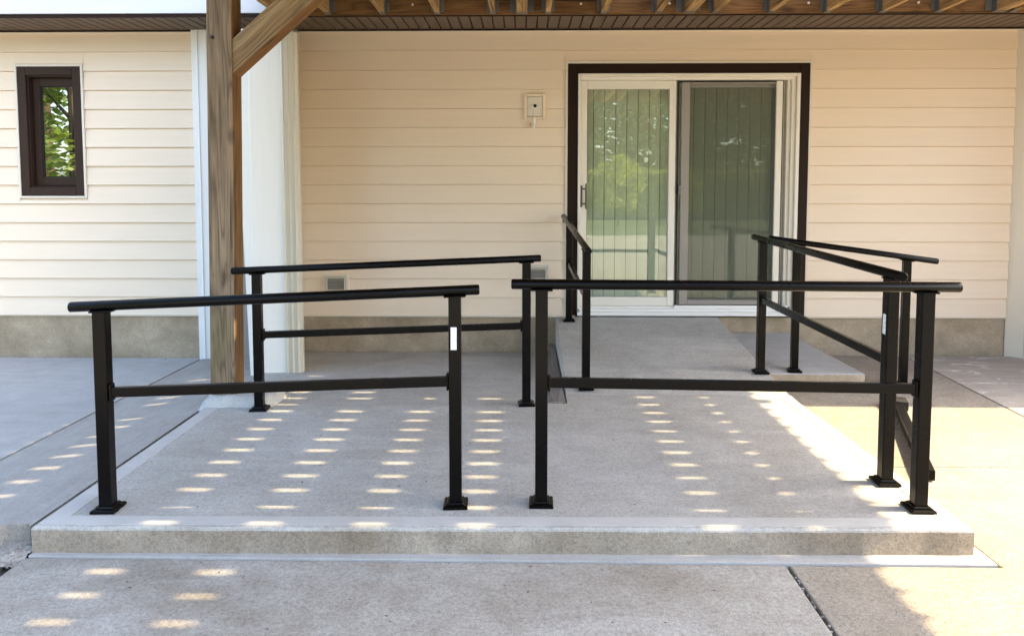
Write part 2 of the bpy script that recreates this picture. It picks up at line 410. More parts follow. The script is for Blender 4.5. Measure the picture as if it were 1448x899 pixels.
# lower pad behind the slab, left of the ramp
sheet_box('back_pad', [(-1.90, 4.139, ZS - 0.008), (0.266, 4.236, ZS - 0.008), (0.266, 5.90, 0.03), (-1.90, 5.90, 0.03)], 0.13, 'slab_top', bevel=0.004)
# ramp up to the door
bm = bmesh.new()
q = [(0.272, 4.424, ZS), (1.686, 4.424, ZS), (1.612, 5.83, 0.346), (0.272, 5.83, 0.346)]
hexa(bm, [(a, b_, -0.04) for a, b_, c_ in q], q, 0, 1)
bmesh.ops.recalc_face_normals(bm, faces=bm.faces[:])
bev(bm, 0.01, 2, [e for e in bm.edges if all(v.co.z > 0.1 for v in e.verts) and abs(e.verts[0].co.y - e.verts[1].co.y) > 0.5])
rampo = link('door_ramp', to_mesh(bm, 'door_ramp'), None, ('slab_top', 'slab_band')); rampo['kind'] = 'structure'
# sloping side pad right of the ramp
bm = bmesh.new()
q = [(1.805, 5.112, 0.066), (2.492, 5.118, 0.066), (2.215, 5.895, 0.205), (1.735, 5.895, 0.205)]
hexa(bm, [(a, b_, -0.04) for a, b_, c_ in q], q, 0, 1)
bmesh.ops.recalc_face_normals(bm, faces=bm.faces[:])
bev(bm, 0.008, 2, [e for e in bm.edges if all(v.co.z > 0.05 for v in e.verts)])
o = link('side_pad', to_mesh(bm, 'side_pad'), None, ('walk', 'foundation')); o['kind'] = 'structure'

# weathered plank lying at the foot of the ramp
plank = box('old_plank', 0.168, 0.262, 4.26, 5.86, 0.05, 0.112, 'wood_grey', None, 0.006)
tag(plank, 'grey weathered plank on edge along the left side of the door ramp', 'plank')
# crumbled bed between the broken edge and the lower paving
bm = bmesh.new()
NX, NY = 60, 10
vv = [[bm.verts.new((-2.9 + 0.985 * i / NX, 2.56 + 0.16 * j / NY, -0.012 + 0.035 * (j / NY) + random.uniform(-0.006, 0.006))) for i in range(NX + 1)] for j in range(NY + 1)]
for j in range(NY):
    for i in range(NX): bm.faces.new((vv[j][i], vv[j][i + 1], vv[j + 1][i + 1], vv[j + 1][i]))
me = bpy.data.meshes.new('crumbled_bed'); bm.to_mesh(me); bm.free()
o = link('crumbled_bed', me, None, 'rubble'); o['kind'] = 'structure'
# rubble under the broken walkway edge
def stone_mesh(nm, r):
    bm = bmesh.new(); bmesh.ops.create_icosphere(bm, subdivisions=1, radius=r)
    for v in bm.verts: v.co *= random.uniform(0.65, 1.2); v.co.z *= 0.6
    return to_mesh(bm, nm)
bm = bmesh.new()
for i in range(150):
    if random.random() < 0.7: x, y = random.uniform(-2.75, -1.94), 2.66 - abs(random.gauss(0, 0.045))
    else: x, y = random.gauss(-1.95, 0.02), random.uniform(2.0, 2.66)
    r = random.uniform(0.003, 0.010)
    mtx = Matrix.Translation((x, y, -0.012 + max(0, (y - 2.56) / 0.16 * 0.035) + r * 0.3)) @ Matrix.Rotation(random.uniform(0, 6), 4, 'Z')
    res = bmesh.ops.create_icosphere(bm, subdivisions=1, radius=r, matrix=mtx)
    for v in res['verts']: v.co += Vector([random.uniform(-1, 1) * r * 0.3 for _ in range(3)])
tag(link('rubble', to_mesh(bm, 'rubble'), None, 'rubble'), 'crumbled grey concrete bits below the broken walkway edge', 'rubble', kind='stuff')
bm = bmesh.new()
for i in range(90):
    y = random.uniform(1.6, 2.55); x = 0.953 + (y + 9) / 11.6 * 0.045 + random.uniform(-0.006, 0.012)
    r = random.uniform(0.002, 0.006)
    res = bmesh.ops.create_icosphere(bm, subdivisions=1, radius=r, matrix=Matrix.Translation((x, y, -0.012 + r)))
    for v in res['verts']: v.co += Vector([random.uniform(-1, 1) * r * 0.3 for _ in range(3)])
tag(link('joint_grit', to_mesh(bm, 'joint_grit'), None, 'rubble'), 'grit lying in the open joint of the front paving', 'grit', kind='stuff')

# bits of leaf and grit blown against the wall and over the slab
bm = bmesh.new()
for i in range(170):
    u = random.random()
    if u < 0.45: x, y = random.uniform(-4.4, 0.1), 5.90 - abs(random.gauss(0, 0.03)); z = (zl(y) if x < -1.92 else 0.03) + 0.003
    elif u < 0.62: x, y = random.uniform(2.3, 4.0), 5.90 - abs(random.gauss(0, 0.05)); z = 0.016
    elif u < 0.85: x, y = random.uniform(-1.8, 1.5), random.uniform(2.75, 4.1); z = ZS + 0.003
    else: x, y = random.uniform(-1.8, 1.0), random.uniform(2.0, 2.6); z = 0.004
    r_ = random.uniform(0.003, 0.009); a = random.uniform(0, 6.28)
    d1 = Vector((math.cos(a), math.sin(a), random.uniform(-0.1, 0.3))) * r_; d2 = Vector((-math.sin(a), math.cos(a), random.uniform(-0.1, 0.3))) * r_ * 0.5
    p = Vector((x, y, z))
    bm.faces.new([bm.verts.new(p + d1), bm.verts.new(p + d2), bm.verts.new(p - d1), bm.verts.new(p - d2)])
me = bpy.data.meshes.new('leaf_litter'); bm.to_mesh(me); bm.free()
tag(link('leaf_litter', me, None, 'soil'), 'tiny dry leaf bits and grit scattered on the concrete', 'litter', kind='stuff')

# ---------------------------------------------------------------- house
YW = 5.92
house = thing('house', (0, YW, 0), 'beige vinyl-sided house with brown soffit and sliding glass door', 'house')
DX0, DX1, DZ0, DZ1 = 0.368, 2.350, 0.30, 2.434        # door opening incl. brown trim
WX0, WX1, WZ0, WZ1 = -4.243, -3.668, 1.328, 2.442     # window outer
# structural wall behind the siding, with the two openings left out
bx = [(-9, -4.17, YW + 0.004, YW + 0.25, 0.33, 2.74), (-4.17, -3.74, YW + 0.004, YW + 0.25, 0.33, 1.41), (-4.17, -3.74, YW + 0.004, YW + 0.25, 2.36, 2.74),
      (-3.74, 0.44, YW + 0.004, YW + 0.25, 0.33, 2.74), (0.44, 2.27, YW + 0.004, YW + 0.25, 2.37, 2.74), (2.27, 4.75, YW + 0.004, YW + 0.25, 0.33, 2.74)]
boxes('wall', bx, 'siding', house)
boxes('foundation', [(-9, 4.75, YW + 0.012, YW + 0.3, -0.06, 0.328)], 'foundation', house)
# rooms behind the openings
def room(x0, x1, y1, z0, z1):
    y0 = YW + 0.25; bm = bmesh.new()
    P = [(x0, y0, z0), (x1, y0, z0), (x1, y0, z1), (x0, y0, z1), (x0, y1, z0), (x1, y1, z0), (x1, y1, z1), (x0, y1, z1)]
    v = [bm.verts.new(p) for p in P]
    for q in ((4, 5, 6, 7), (0, 1, 5, 4), (3, 7, 6, 2), (0, 4, 7, 3), (1, 2, 6, 5)): bm.faces.new([v[k] for k in q])
    me = bpy.data.meshes.new('room'); bm.to_mesh(me); bm.free(); link('room', me, house, 'interior')
room(-0.6, 3.2, 9.0, 0.345, 2.72); room(-4.6, -3.3, 6.9, 1.0, 2.72)
# siding: every course of every stretch is a plank
Z_BOT, Z_TOP, NC = 0.338, 2.700, 15
PITCH = (Z_TOP - Z_BOT) / NC
pm = {}
def plank_mesh(x0, x1, z0, z1):
    key = (x0, x1, round(z1 - z0, 4))
    if key in pm: return pm[key]
    bm = bmesh.new(); h = z1 - z0
    prof = [(0.0, h), (-0.003, h), (-0.0160, 0.010), (-0.0185, 0.004), (-0.0175, 0.0), (0.0, 0.0)]
    A = [bm.verts.new((x0, y, z)) for y, z in prof]; B = [bm.verts.new((x1, y, z)) for y, z in prof]
    for i in range(len(prof)): bm.faces.new((A[i], A[(i + 1) % 6], B[(i + 1) % 6], B[i]))
    bm.faces.new(A[::-1]); bm.faces.new(B)
    pm[key] = to_mesh(bm, 'siding_plank'); return pm[key]
def plank_row(x0, x1, z0, z1):
    o = link('siding_plank', plank_mesh(x0, x1, z0, z1), house, 'siding'); o.location = (0, YW, z0)
for i in range(NC):
    z0, z1 = Z_BOT + i * PITCH, Z_BOT + (i + 1) * PITCH
    def cut(x0, x1, ax0, ax1, az0, az1):
        if z1 <= az0 + 0.004 or z0 >= az1 - 0.004: plank_row(x0, x1, z0, z1 - 0.0028); return
        plank_row(x0, ax0, z0, z1 - 0.0028); plank_row(ax1, x1, z0, z1 - 0.0028)
        if z0 < az0 - 0.006: plank_row(ax0, ax1, z0, az0)
        if z1 > az1 + 0.006: plank_row(ax0, ax1, az1, z1 - 0.0028)
    cut(-9.0, -2.73, WX0 - 0.002, WX1 + 0.002, WZ0 - 0.002, WZ1 + 0.002)
    cut(-1.87, 4.03, DX0 - 0.018, DX1 + 0.018, DZ0 - 0.05, DZ1 + 0.018)
boxes('starter_strip', [(-9, -2.73, YW - 0.010, YW + 0.01, Z_BOT - 0.010, Z_BOT - 0.001), (-1.87, DX0 - 0.018, YW - 0.010, YW + 0.01, Z_BOT - 0.010, Z_BOT - 0.001),
                        (DX1 + 0.018, 4.03, YW - 0.010, YW + 0.01, Z_BOT - 0.010, Z_BOT - 0.001)], 'cream_trim', house)
# trim under the soffit
boxes('top_trim', [(-9, -2.74, YW - 0.022, YW - 0.001, 2.697, 2.713), (-1.87, 4.03, YW - 0.022, YW - 0.001, 2.697, 2.713)], 'cream_trim', house)
# soffit boards with open grooves
YF = 5.436
boxes('soffit_backing', [(-9, 4.75, YF + 0.02, YW, 2.728, 2.739)], 'soffit_groove', house)
SP = 0.0868
bm = bmesh.new(); bm_box(bm, 0.004, SP - 0.006, YF + 0.012, YW - 0.001, 2.714, 2.727)
bmesh.ops.recalc_face_normals(bm, faces=bm.faces[:]); bev(bm, 0.003, 1)
sm = to_mesh(bm, 'soffit_board')
x = -6.4
while x < 4.70:
    o = link('soffit_board', sm, house, 'brown_soffit'); o.location.x = x; x += SP
box('soffit_edge', -9, 4.75, YF - 0.004, YF + 0.010, 2.709, 2.7355, 'brown_trim', house, 0.002)
box('soffit_wall_channel', -9, 4.75, YW - 0.034, YW - 0.0235, 2.702, 2.7135, 'brown_trim', house)
# storey above
boxes('upper_wall', [(-9, 4.75, YF + 0.012, 10.0, 2.745, 5.6)], 'white_vinyl', house)
box('skirt_board', -9, -1.90, YF - 0.016, YF + 0.010, 2.737, 3.02, 'skirt_paint', house, 0.004)
boxes('roof', [(-9.5, 8.6, 4.95, 10.5, 5.6, 5.72)], 'roof_shingle', house)
# projecting wing out of frame on the right
boxes('wing_wall', [(4.76, 8.2, 4.50, 10.0, -0.06, 5.595)], 'siding', house)
# white corner box at the right end of the siding
bm = bmesh.new()
hexa(bm, [(4.034, YW + 0.002, -0.03), (4.128, 5.835, -0.03), (4.75, 5.835, -0.03), (4.75, YW + 0.002, -0.03)],
     [(4.034, YW + 0.002, 2.712), (4.110, 5.835, 2.712), (4.75, 5.835, 2.712), (4.75, YW + 0.002, 2.712)])
link('corner_box', to_mesh(bm, 'corner_box'), house, 'cream_trim')
box('corner_board', 4.134, 4.30, 5.815, 5.833, -0.01, 2.711, 'white_vinyl', house, 0.004)
# corner post left of the deck post: ribbed white trim
boxes('corner_post', [(-2.738, -2.690, 5.865, 5.93, -0.045, 2.713), (-2.690, -2.600, 5.852, 5.93, -0.045, 2.712), (-2.684, -2.672, 5.844, 5.852, -0.04, 2.711)], 'white_vinyl', house, 0.004)
boxes('back_panel', [(-2.60, -1.86, 5.885, 5.925, -0.03, 2.713)], 'screen_frame', house)

# white boxed chase standing out from the wall
chase = thing('wall_chase', (-1.86, 5.1, 0.05), 'tall white boxed chase with cream ribbed side behind the wooden post', 'chase')
bm = bmesh.new()
pts = [(-2.055, 5.09), (-1.962, 5.082), (-1.955, 5.074), (-1.738, 5.098), (-1.738, 5.112), (-2.05, 5.105)]
hexa(bm, [(a + 0.055 if a < -2.0 else a, b_, 0.02) for a, b_ in pts], [(a - 0.02 if a < -2.0 else a, b_, 2.545) for a, b_ in pts])
link('front_panel', to_mesh(bm, 'front_panel'), chase, 'white_panel')
bm = bmesh.new()
xs = [(-1.7365, 5.086), (-1.722, 5.078), (-1.714, 5.092), (-1.690, 5.094), (-1.684, 5.082), (-1.676, 5.094), (-1.652, 5.098), (-1.646, 5.086), (-1.636, 5.100), (-1.618, 5.104), (-1.622, 5.16), (-1.868, 5.88),
      (-1.89, 5.875), (-1.64, 5.15), (-1.7365, 5.116)]
def ztop(a, b_): return 2.545 - max(0, (a + 1.7365)) * 0.2 + max(0, b_ - 5.12) * 0.2
hexa(bm, [(a, b_, 0.045) for a, b_ in xs], [(a, b_, ztop(a, b_)) for a, b_ in xs])
link('side_panel', to_mesh(bm, 'side_panel'), chase, 'cream_panel')

# ---- window
def ring(x0, x1, z0, z1, t, y0, y1):
    tl, tr, tb, tt = t if isinstance(t, tuple) else (t, t, t, t)
    return [(x0, x0 + tl, y0, y1, z0, z1), (x1 - tr, x1, y0, y1, z0, z1), (x0 + tl, x1 - tr, y0, y1, z1 - tt, z1), (x0 + tl, x1 - tr, y0, y1, z0, z0 + tb)]
win = boxes('window', ring(WX0, WX1, WZ0, WZ1, 0.019, YW - 0.026, YW + 0.02), 'cream_trim', house, 0.003)
win['label'] = 'narrow dark brown window in a cream surround'
boxes('casing', ring(WX0 + 0.019, WX1 - 0.019, WZ0 + 0.019, WZ1 - 0.019, 0.072, YW - 0.022, YW + 0.06), 'window_brown', win, 0.004)
boxes('jamb', ring(WX0 + 0.091, WX1 - 0.091, WZ0 + 0.091, WZ1 - 0.091, 0.012, YW + 0.0, YW + 0.14), 'window_brown', win)
boxes('sash', ring(WX0 + 0.104, WX1 - 0.104, WZ0 + 0.104, WZ1 - 0.104, (0.058, 0.018, 0.075, 0.072), YW + 0.045, YW + 0.10), 'window_brown', win, 0.004)
box('pane', WX0 + 0.160, WX1 - 0.12, YW + 0.068, YW + 0.072, WZ0 + 0.177, WZ1 - 0.174, 'window_glass', win)
boxes('glazing_bead', ring(WX0 + 0.158, WX1 - 0.118, WZ0 + 0.175, WZ1 - 0.172, 0.008, YW + 0.056, YW + 0.067), 'black_seal', win)

# ---- sliding door
door = boxes('sliding_door', ring(DX0, DX1, DZ0 + 0.05, DZ1, (0.083, 0.083, 0.0001, 0.083), YW - 0.030, YW + 0.02), 'brown_trim', house, 0.004)
door['label'] = 'white sliding glass door in a dark brown casing'
boxes('casing_channel', [(DX0 - 0.018, DX0, YW - 0.024, YW, DZ0 + 0.04, DZ1 + 0.018), (DX1, DX1 + 0.018, YW - 0.024, YW, DZ0 + 0.04, DZ1 + 0.018), (DX0, DX1, YW - 0.024, YW, DZ1, DZ1 + 0.018)], 'cream_trim', door)
FX0, FX1, FZ0, FZ1 = DX0 + 0.084, DX1 - 0.084, 0.352, DZ1 - 0.084
boxes('frame', [(FX0, FX0 + 0.022, YW - 0.05, YW + 0.10, FZ0, FZ1), (FX1 - 0.030, FX1, YW - 0.05, YW + 0.10, FZ0, FZ1), (FX1 - 0.062, FX1 - 0.030, YW - 0.028, YW + 0.10, FZ0, FZ1), (FX1 - 0.092, FX1 - 0.062, YW - 0.006, YW + 0.10, FZ0, FZ1 - 0.05),
                (FX0 + 0.022, FX1 - 0.030, YW - 0.05, YW + 0.10, FZ1 - 0.024, FZ1), (FX0 + 0.022, FX1 - 0.062, YW - 0.030, YW + 0.10, FZ1 - 0.052, FZ1 - 0.024)], 'door_vinyl', door, 0.003)
boxes('sill', [(FX0, FX1, YW - 0.075, YW + 0.10, 0.352, 0.384), (FX0, FX1, YW - 0.050, YW + 0.10, 0.384, 0.408), (FX0, FX1, YW - 0.028, YW + 0.10, 0.408, 0.425)], 'white_vinyl', door, 0.003)
# left sash
SX0, SX1 = FX0 + 0.023, 1.262
sash = boxes('sash', ring(SX0, SX1, 0.426, FZ1 - 0.053, (0.052, 0.055, 0.075, 0.068), YW - 0.012, YW + 0.030), 'door_vinyl', door, 0.004)
box('pane', SX0 + 0.052, SX1 - 0.055, YW + 0.006, YW + 0.010, 0.50, FZ1 - 0.12, 'door_glass', door)
boxes('gasket', ring(SX0 + 0.050, SX1 - 0.053, 0.499, FZ1 - 0.119, 0.006, YW - 0.006, YW + 0.005), 'grey_louvre', door)
hz = 1.345
boxes('handle', [(SX0 - 0.004, SX0 + 0.016, YW - 0.040, YW - 0.013, hz - 0.09, hz + 0.09), (SX0 + 0.038, SX0 + 0.050, YW - 0.062, YW - 0.046, hz - 0.105, hz + 0.105),
                 (SX0 + 0.006, SX0 + 0.044, YW - 0.056, YW - 0.040, hz + 0.055, hz + 0.068), (SX0 + 0.006, SX0 + 0.044, YW - 0.056, YW - 0.040, hz - 0.068, hz - 0.055)], 'bronze_handle', door, 0.003)
# right fixed light with insect screen in front
boxes('fixed_sash', ring(SX1 + 0.002, FX1 - 0.094, 0.426, FZ1 - 0.053, (0.04, 0.045, 0.05, 0.05), YW + 0.040, YW + 0.075), 'door_vinyl', door, 0.003)
box('pane', SX1 + 0.042, FX1 - 0.139, YW + 0.052, YW + 0.056, 0.476, FZ1 - 0.103, 'door_glass', door)
QX0, QX1 = SX1 + 0.014, 2.142
scr = boxes('screen', ring(QX0, QX1, 0.427, FZ1 - 0.056, (0.012, 0.010, 0.012, 0.012), YW - 0.010, YW + 0.012), 'black_seal', door)
boxes('screen_stile', [(QX0 + 0.030, QX0 + 0.098, YW - 0.020, YW + 0.002, 0.439, FZ1 - 0.069)], 'screen_frame', door, 0.004)
boxes('screen_rail', [(QX0 + 0.098, QX1 - 0.062, YW - 0.018, YW + 0.001, 0.439, 0.478), (QX0 + 0.098, QX1 - 0.062, YW - 0.018, YW + 0.001, FZ1 - 0.080, FZ1 - 0.069)], 'screen_frame', door, 0.003)
boxes('screen_post', [(QX1 - 0.062, QX1 - 0.011, YW - 0.024, YW + 0.004, 0.43, FZ1 - 0.058)], 'door_vinyl', door, 0.004)
box('screen_mesh', QX0 + 0.098, QX1 - 0.062, YW - 0.009, YW - 0.007, 0.478, FZ1 - 0.080, 'insect_screen', door)
boxes('screen_latch', [(QX0 + 0.010, QX0 + 0.030, YW - 0.034, YW - 0.010, 1.36, 1.44)], 'galvanised', door, 0.003)
boxes('right_track', [(SX1 + 0.002, FX1 - 0.063, YW - 0.040, YW - 0.026, 0.408, 0.436)], 'white_vinyl', door, 0.002)

# vertical blind behind the glass
blind = thing('vertical_blind', (1.3, 6.10, 0.45), 'pale vertical vane blind hanging behind the sliding door glass', 'blind')
boxes('head_rail', [(0.46, 2.25, 6.00, 6.06, 2.30, 2.35)], 'white_vinyl', blind)
bm = bmesh.new()
W2 = 0.0440
prof = [(-W2, 0.0), (-W2 * 0.5, -0.0025), (0, -0.0035), (W2 * 0.5, -0.0025), (W2, 0.0)]
A = [bm.verts.new((a, b_, 0.40)) for a, b_ in prof]; Bv = [bm.verts.new((a, b_, 2.30)) for a, b_ in prof]
A2 = [bm.verts.new((a, b_ + 0.001, 0.40)) for a, b_ in prof]; B2 = [bm.verts.new((a, b_ + 0.001, 2.30)) for a, b_ in prof]
for i in range(4):
    bm.faces.new((A[i], A[i + 1], Bv[i + 1], Bv[i])); bm.faces.new((A2[i + 1], A2[i], B2[i], B2[i + 1]))
bm.faces.new((A[0], Bv[0], B2[0], A2[0])); bm.faces.new((A[-1], A2[-1], B2[-1], Bv[-1]))
vm = to_mesh(bm, 'vane')
x = 0.545
while x < 2.24:
    o = link('vane', vm, blind, 'blind_vane'); o.location = (x, 6.012, 0); o.rotation_euler.z = math.radians(-7 + random.uniform(-4, 4)); x += 0.0935

# ---- vents
def vent(x0, x1, z0, z1, label):
    t = thing('wall_vent', ((x0 + x1) / 2, YW, z0), label, 'vent', 'dryer style vents low on the siding')
    boxes('mounting_frame', ring(x0, x1, z0, z1, 0.022, YW - 0.032, YW - 0.002), 'cream_trim', t, 0.004)
    boxes('inner_frame', ring(x0 + 0.024, x1 - 0.024, z0 + 0.024, z1 - 0.024, 0.012, YW - 0.040, YW - 0.006), 'cream_panel', t, 0.003)
    box('back_plate', x0 + 0.036, x1 - 0.036, YW - 0.016, YW - 0.010, z0 + 0.036, z1 - 0.036, 'screen_frame', t)
    z = z0 + 0.040
    while z < z1 - 0.042:
        bm = bmesh.new(); bm_bar(bm, (x0 + 0.036, YW - 0.026, z), (x1 - 0.036, YW - 0.026, z), 0.016, 0.003)
        link('louvre', to_mesh(bm, 'louvre'), t, 'grey_louvre'); z += 0.0115
vent(-1.684, -1.470, 0.525, 0.690, 'small louvred cream wall vent nearer the white chase')
vent(0.030, 0.222, 0.545, 0.768, 'small louvred cream wall vent beside the sliding door ramp')

# ---- empty light fitting on its mounting block
t = thing('light_mount', (0.095, YW, 1.977), 'cream mounting block with bare light socket and dangling wire beside door', 'light fitting')
boxes('block_frame', ring(0.007, 0.183, 1.977, 2.192, 0.026, YW - 0.038, YW - 0.002), 'siding', t, 0.006)
box('block_plate', 0.036, 0.154, YW - 0.030, YW - 0.004, 2.006, 2.163, 'cream_trim', t, 0.003)
bm = bmesh.new(); bm_tube(bm, (0.095, YW - 0.03, 2.085), (0.095, YW - 0.052, 2.083), 0.021, 20, 0.004); link('socket_collar', to_mesh(bm, 'socket_collar'), t, 'white_vinyl')
bm = bmesh.new(); bm_tube(bm, (0.097, YW - 0.052, 2.087), (0.097, YW - 0.062, 2.087), 0.0145, 18, 0.003); link('socket', to_mesh(bm, 'socket'), t, 'black_seal')
bm = bmesh.new()
P = [(0.09, YW - 0.05, 2.073), (0.083, YW - 0.066, 2.04), (0.08, YW - 0.062, 2.0), (0.082, YW - 0.055, 1.965)]
for a, b_ in zip(P, P[1:]): bm_tube(bm, a, b_, 0.0022, 8, 0.0006)
link('wire', to_mesh(bm, 'wire'), t, 'grey_louvre')
bm = bmesh.new()
prof = [(0.004, 2.000), (0.010, 1.996), (0.0135, 1.965), (0.018, 1.945), (0.019, 1.937), (0.012, 1.925), (0.006, 1.902), (0.001, 1.896)]
rings = [[bm.verts.new((0.089 + (2.0 - z) * 0.0 + r * math.cos(a), YW - 0.052 + r * math.sin(a), z)) for a in [k * math.pi / 6 for k in range(12)]] for r, z in prof]
for A, Bv in zip(rings, rings[1:]):
    for k in range(12): bm.faces.new((A[k], A[(k + 1) % 12], Bv[(k + 1) % 12], Bv[k]))
bm.faces.new(rings[0]); bm.faces.new(rings[-1][::-1])
link('wire_cap', to_mesh(bm, 'wire_cap'), t, 'bulb_white')
bm = bmesh.new(); bm_tube(bm, (0.060, YW - 0.05, 1.950), (0.066, YW - 0.05, 1.925), 0.009, 10, 0.003); link('brass_tip', to_mesh(bm, 'brass_tip'), t, 'brass')

# ---------------------------------------------------------------- deck overhead
deck = thing('wooden_deck', (-1.82, 4.27, 0.17), 'raised timber deck on a weathered post, seen from below', 'deck')
JB, JH = 2.716, 0.22            # joist underside and depth
DL, DR, DYF = -1.86, 4.375, 0.9
# ledger on the house
box('ledger', DL, DR - 0.04, 5.392, 5.424, JB - 0.002, JB + JH + 0.02, 'wood_ledger', deck, 0.003)
bm = bmesh.new(); bm_box(bm, -0.019, 0.019, DYF + 0.04, 5.388, 0, JH)
jm = to_mesh(bm, 'joist')
bm = bmesh.new()
for s in (-1, 1):
    bm_box(bm, s * 0.021 - 0.0015, s * 0.021 + 0.0015, 5.335, 5.385, 0.002, 0.15)
    bm_box(bm, s * 0.035 - 0.013, s * 0.035 + 0.013, 5.385, 5.389, 0.012, 0.15)
bm_box(bm, -0.0225, 0.0225, 5.335, 5.385, -0.003, -0.0005)
hm = to_mesh(bm, 'joist_hanger')
JX = [-1.84, -1.463, -1.052, -0.642, -0.228, -0.031, 0.009, 0.185, 0.598, 1.004, 1.21, 1.25, 1.425, 1.834, 2.253, 2.660, 3.072, 3.493, 3.533, 3.62, 4.02]
for jx in JX:
    o = link('joist', jm, deck, 'wood_joist'); o.location = (jx, 0, JB)
    if jx not in (-0.031, 0.009, 1.21, 1.25, 3.493, 3.533):
        o = link('joist_hanger', hm, deck, 'galvanised'); o.location = (jx, 0, JB)
for jx in (-0.011, 1.23, 3.513):
    o = link('joist_hanger', hm, deck, 'galvanised'); o.location = (jx, 0, JB); o.scale.x = 1.9
box('rim_joist', DR - 0.038, DR, DYF + 0.04, 5.388, JB, JB + JH, 'wood_joist', deck)
box('front_rim', DL, DR, DYF, DYF + 0.038, JB, JB + JH, 'wood_ledger', deck)
for bx_ in (-0.83, 0.43, 1.09, 2.12, 2.93):
    bm = bmesh.new(); bm_tube(bm, (bx_, 5.392, JB + 0.07), (bx_, 5.380, JB + 0.07), 0.009, 12, 0.003)
    link('ledger_bolt', to_mesh(bm, 'ledger_bolt'), deck, 'bulb_white')
# boards with open gaps
BP, GAP = 0.1545, 0.018
y = 4.18 + BP * 8
bm = bmesh.new(); bm_box(bm, DL - 0.02, DR + 0.015, 0, BP - GAP, 0, 0.026); bdm = to_mesh(bm, 'deck_board')
while y > DYF - 0.2:
    yy = y - BP + GAP / 2
    if yy + BP - GAP < 5.392:
        o = link('deck_board', bdm, deck, 'wood_board'); o.location = (0, yy + random.uniform(-0.002, 0.002), JB + JH + 0.001)
    y -= BP
DT = JB + JH + 0.027
# beam, post, brace, footing
box('beam', DL, DR - 0.1, 4.222, 4.262, 2.552, JB - 0.001, 'wood_ledger', deck)
box('beam', DL, DR - 0.1, 4.2635, 4.3035, 2.552, JB - 0.001, 'wood_ledger', deck)
bm = bmesh.new()
pb = [(-1.897, 4.195), (-1.747, 4.195), (-1.747, 4.34), (-1.897, 4.34)]
pt = [(a + 0.036, b_) for a, b_ in pb]
a = [bm.verts.new((x, y, 0.165)) for x, y in pb]; c = [bm.verts.new((x, y, 2.551)) for x, y in pt]
for i in range(4):
    f = bm.faces.new((a[i], a[(i + 1) % 4], c[(i + 1) % 4], c[i])); f.material_index = 0 if i in (0,) else 1
bm.faces.new(c); bm.faces.new(a[::-1])
bmesh.ops.recalc_face_normals(bm, faces=bm.faces[:])
bev(bm, 0.006, 2, [e for e in bm.edges if abs(e.verts[0].co.z - e.verts[1].co.z) > 1])
o = link('post', to_mesh(bm, 'post'), deck, ('wood_weathered', 'wood_side')); o['label'] = 'weathered square post with silvery grey front face'
# knee brace, its own axes so that the grain follows it
p0 = Vector((-1.832, 4.272, 2.09)); p1 = Vector((-1.135, 4.272, 2.70))
bl = (p1 - p0).length; ang = math.atan2(p1.x - p0.x, p1.z - p0.z)
bm = bmesh.new(); hw, hd = 0.076, 0.066
ta = math.tan(ang); 
# ends cut: plumb at the post, level under the beam
def rot(v): return Vector((v[0] * math.cos(ang) + v[2] * math.sin(ang), v[1], -v[0] * math.sin(ang) + v[2] * math.cos(ang)))
bot = []; topq = []
for sx, sy in ((-1, -1), (1, -1), (1, 1), (-1, 1)):
    # plumb cut plane: world x = -1.708
    lx = sx * hw
    t0 = (-1.722 - p0.x - lx * math.cos(ang)) / math.sin(ang)
    t1 = (2.551 - p0.z + lx * math.sin(ang)) / math.cos(ang)
    bot.append((lx, sy * hd, t0)); topq.append((lx, sy * hd, t1))
a = [bm.verts.new(v) for v in bot]; c = [bm.verts.new(v) for v in topq]
for i in range(4):
    f = bm.faces.new((a[i], a[(i + 1) % 4], c[(i + 1) % 4], c[i])); f.material_index = 0 if i == 0 else 1
bm.faces.new(c); bm.faces.new(a[::-1])
bmesh.ops.recalc_face_normals(bm, faces=bm.faces[:])
bev(bm, 0.006, 2, [e for e in bm.edges if abs(e.verts[0].co.z - e.verts[1].co.z) > 0.3])
brace = link('knee_brace', to_mesh(bm, 'knee_brace'), deck, ('wood_brace', 'wood_brace_under'))
brace.location = p0; brace.rotation_euler = (0, ang, 0)
bm = bmesh.new(); bm_tube(bm, (-1.828, 4.196, 2.30), (-1.828, 4.186, 2.30), 0.011, 12, 0.003); link('lag_bolt', to_mesh(bm, 'lag_bolt'), deck, 'black_seal')
# rail on the right-hand edge: balusters fixed to the outside of the rim
bm = bmesh.new(); bm_box(bm, DR + 0.016, DR + 0.052, -0.017, 0.017, 2.73, DT + 0.86); blm = to_mesh(bm, 'baluster')
y = 4.18 + BP * 7.5
while y > DYF:
    o = link('baluster', blm, deck, 'wood_board'); o.location.y = y; y -= BP
box('rail_cap', DR - 0.045, DR + 0.10, DYF, 5.40, DT + 0.861, DT + 0.898, 'wood_board', deck)
box('rail_stringer', DR - 0.023, DR + 0.0155, DYF, 5.40, DT + 0.77, DT + 0.859, 'wood_board', deck)

foot = bmesh.new()
hexa(foot, [(-1.95, 4.10, 0.08), (-1.50, 4.105, 0.08), (-1.48, 4.44, 0.06), (-1.96, 4.44, 0.06)], [(-1.895, 4.145, 0.165), (-1.535, 4.15, 0.162), (-1.53, 4.40, 0.165), (-1.91, 4.40, 0.165)])
bmesh.ops.subdivide_edges(foot, edges=foot.edges[:], cuts=5, use_grid_fill=True)
for v in foot.verts: v.co += Vector((random.uniform(-1, 1), random.uniform(-1, 1), random.uniform(-1, 1))) * 0.005
footing = link('post_footing', to_mesh(foot, 'post_footing'), None, 'footing', smooth=True)
tag(footing, 'pale rough concrete footing under the wooden post', 'footing')
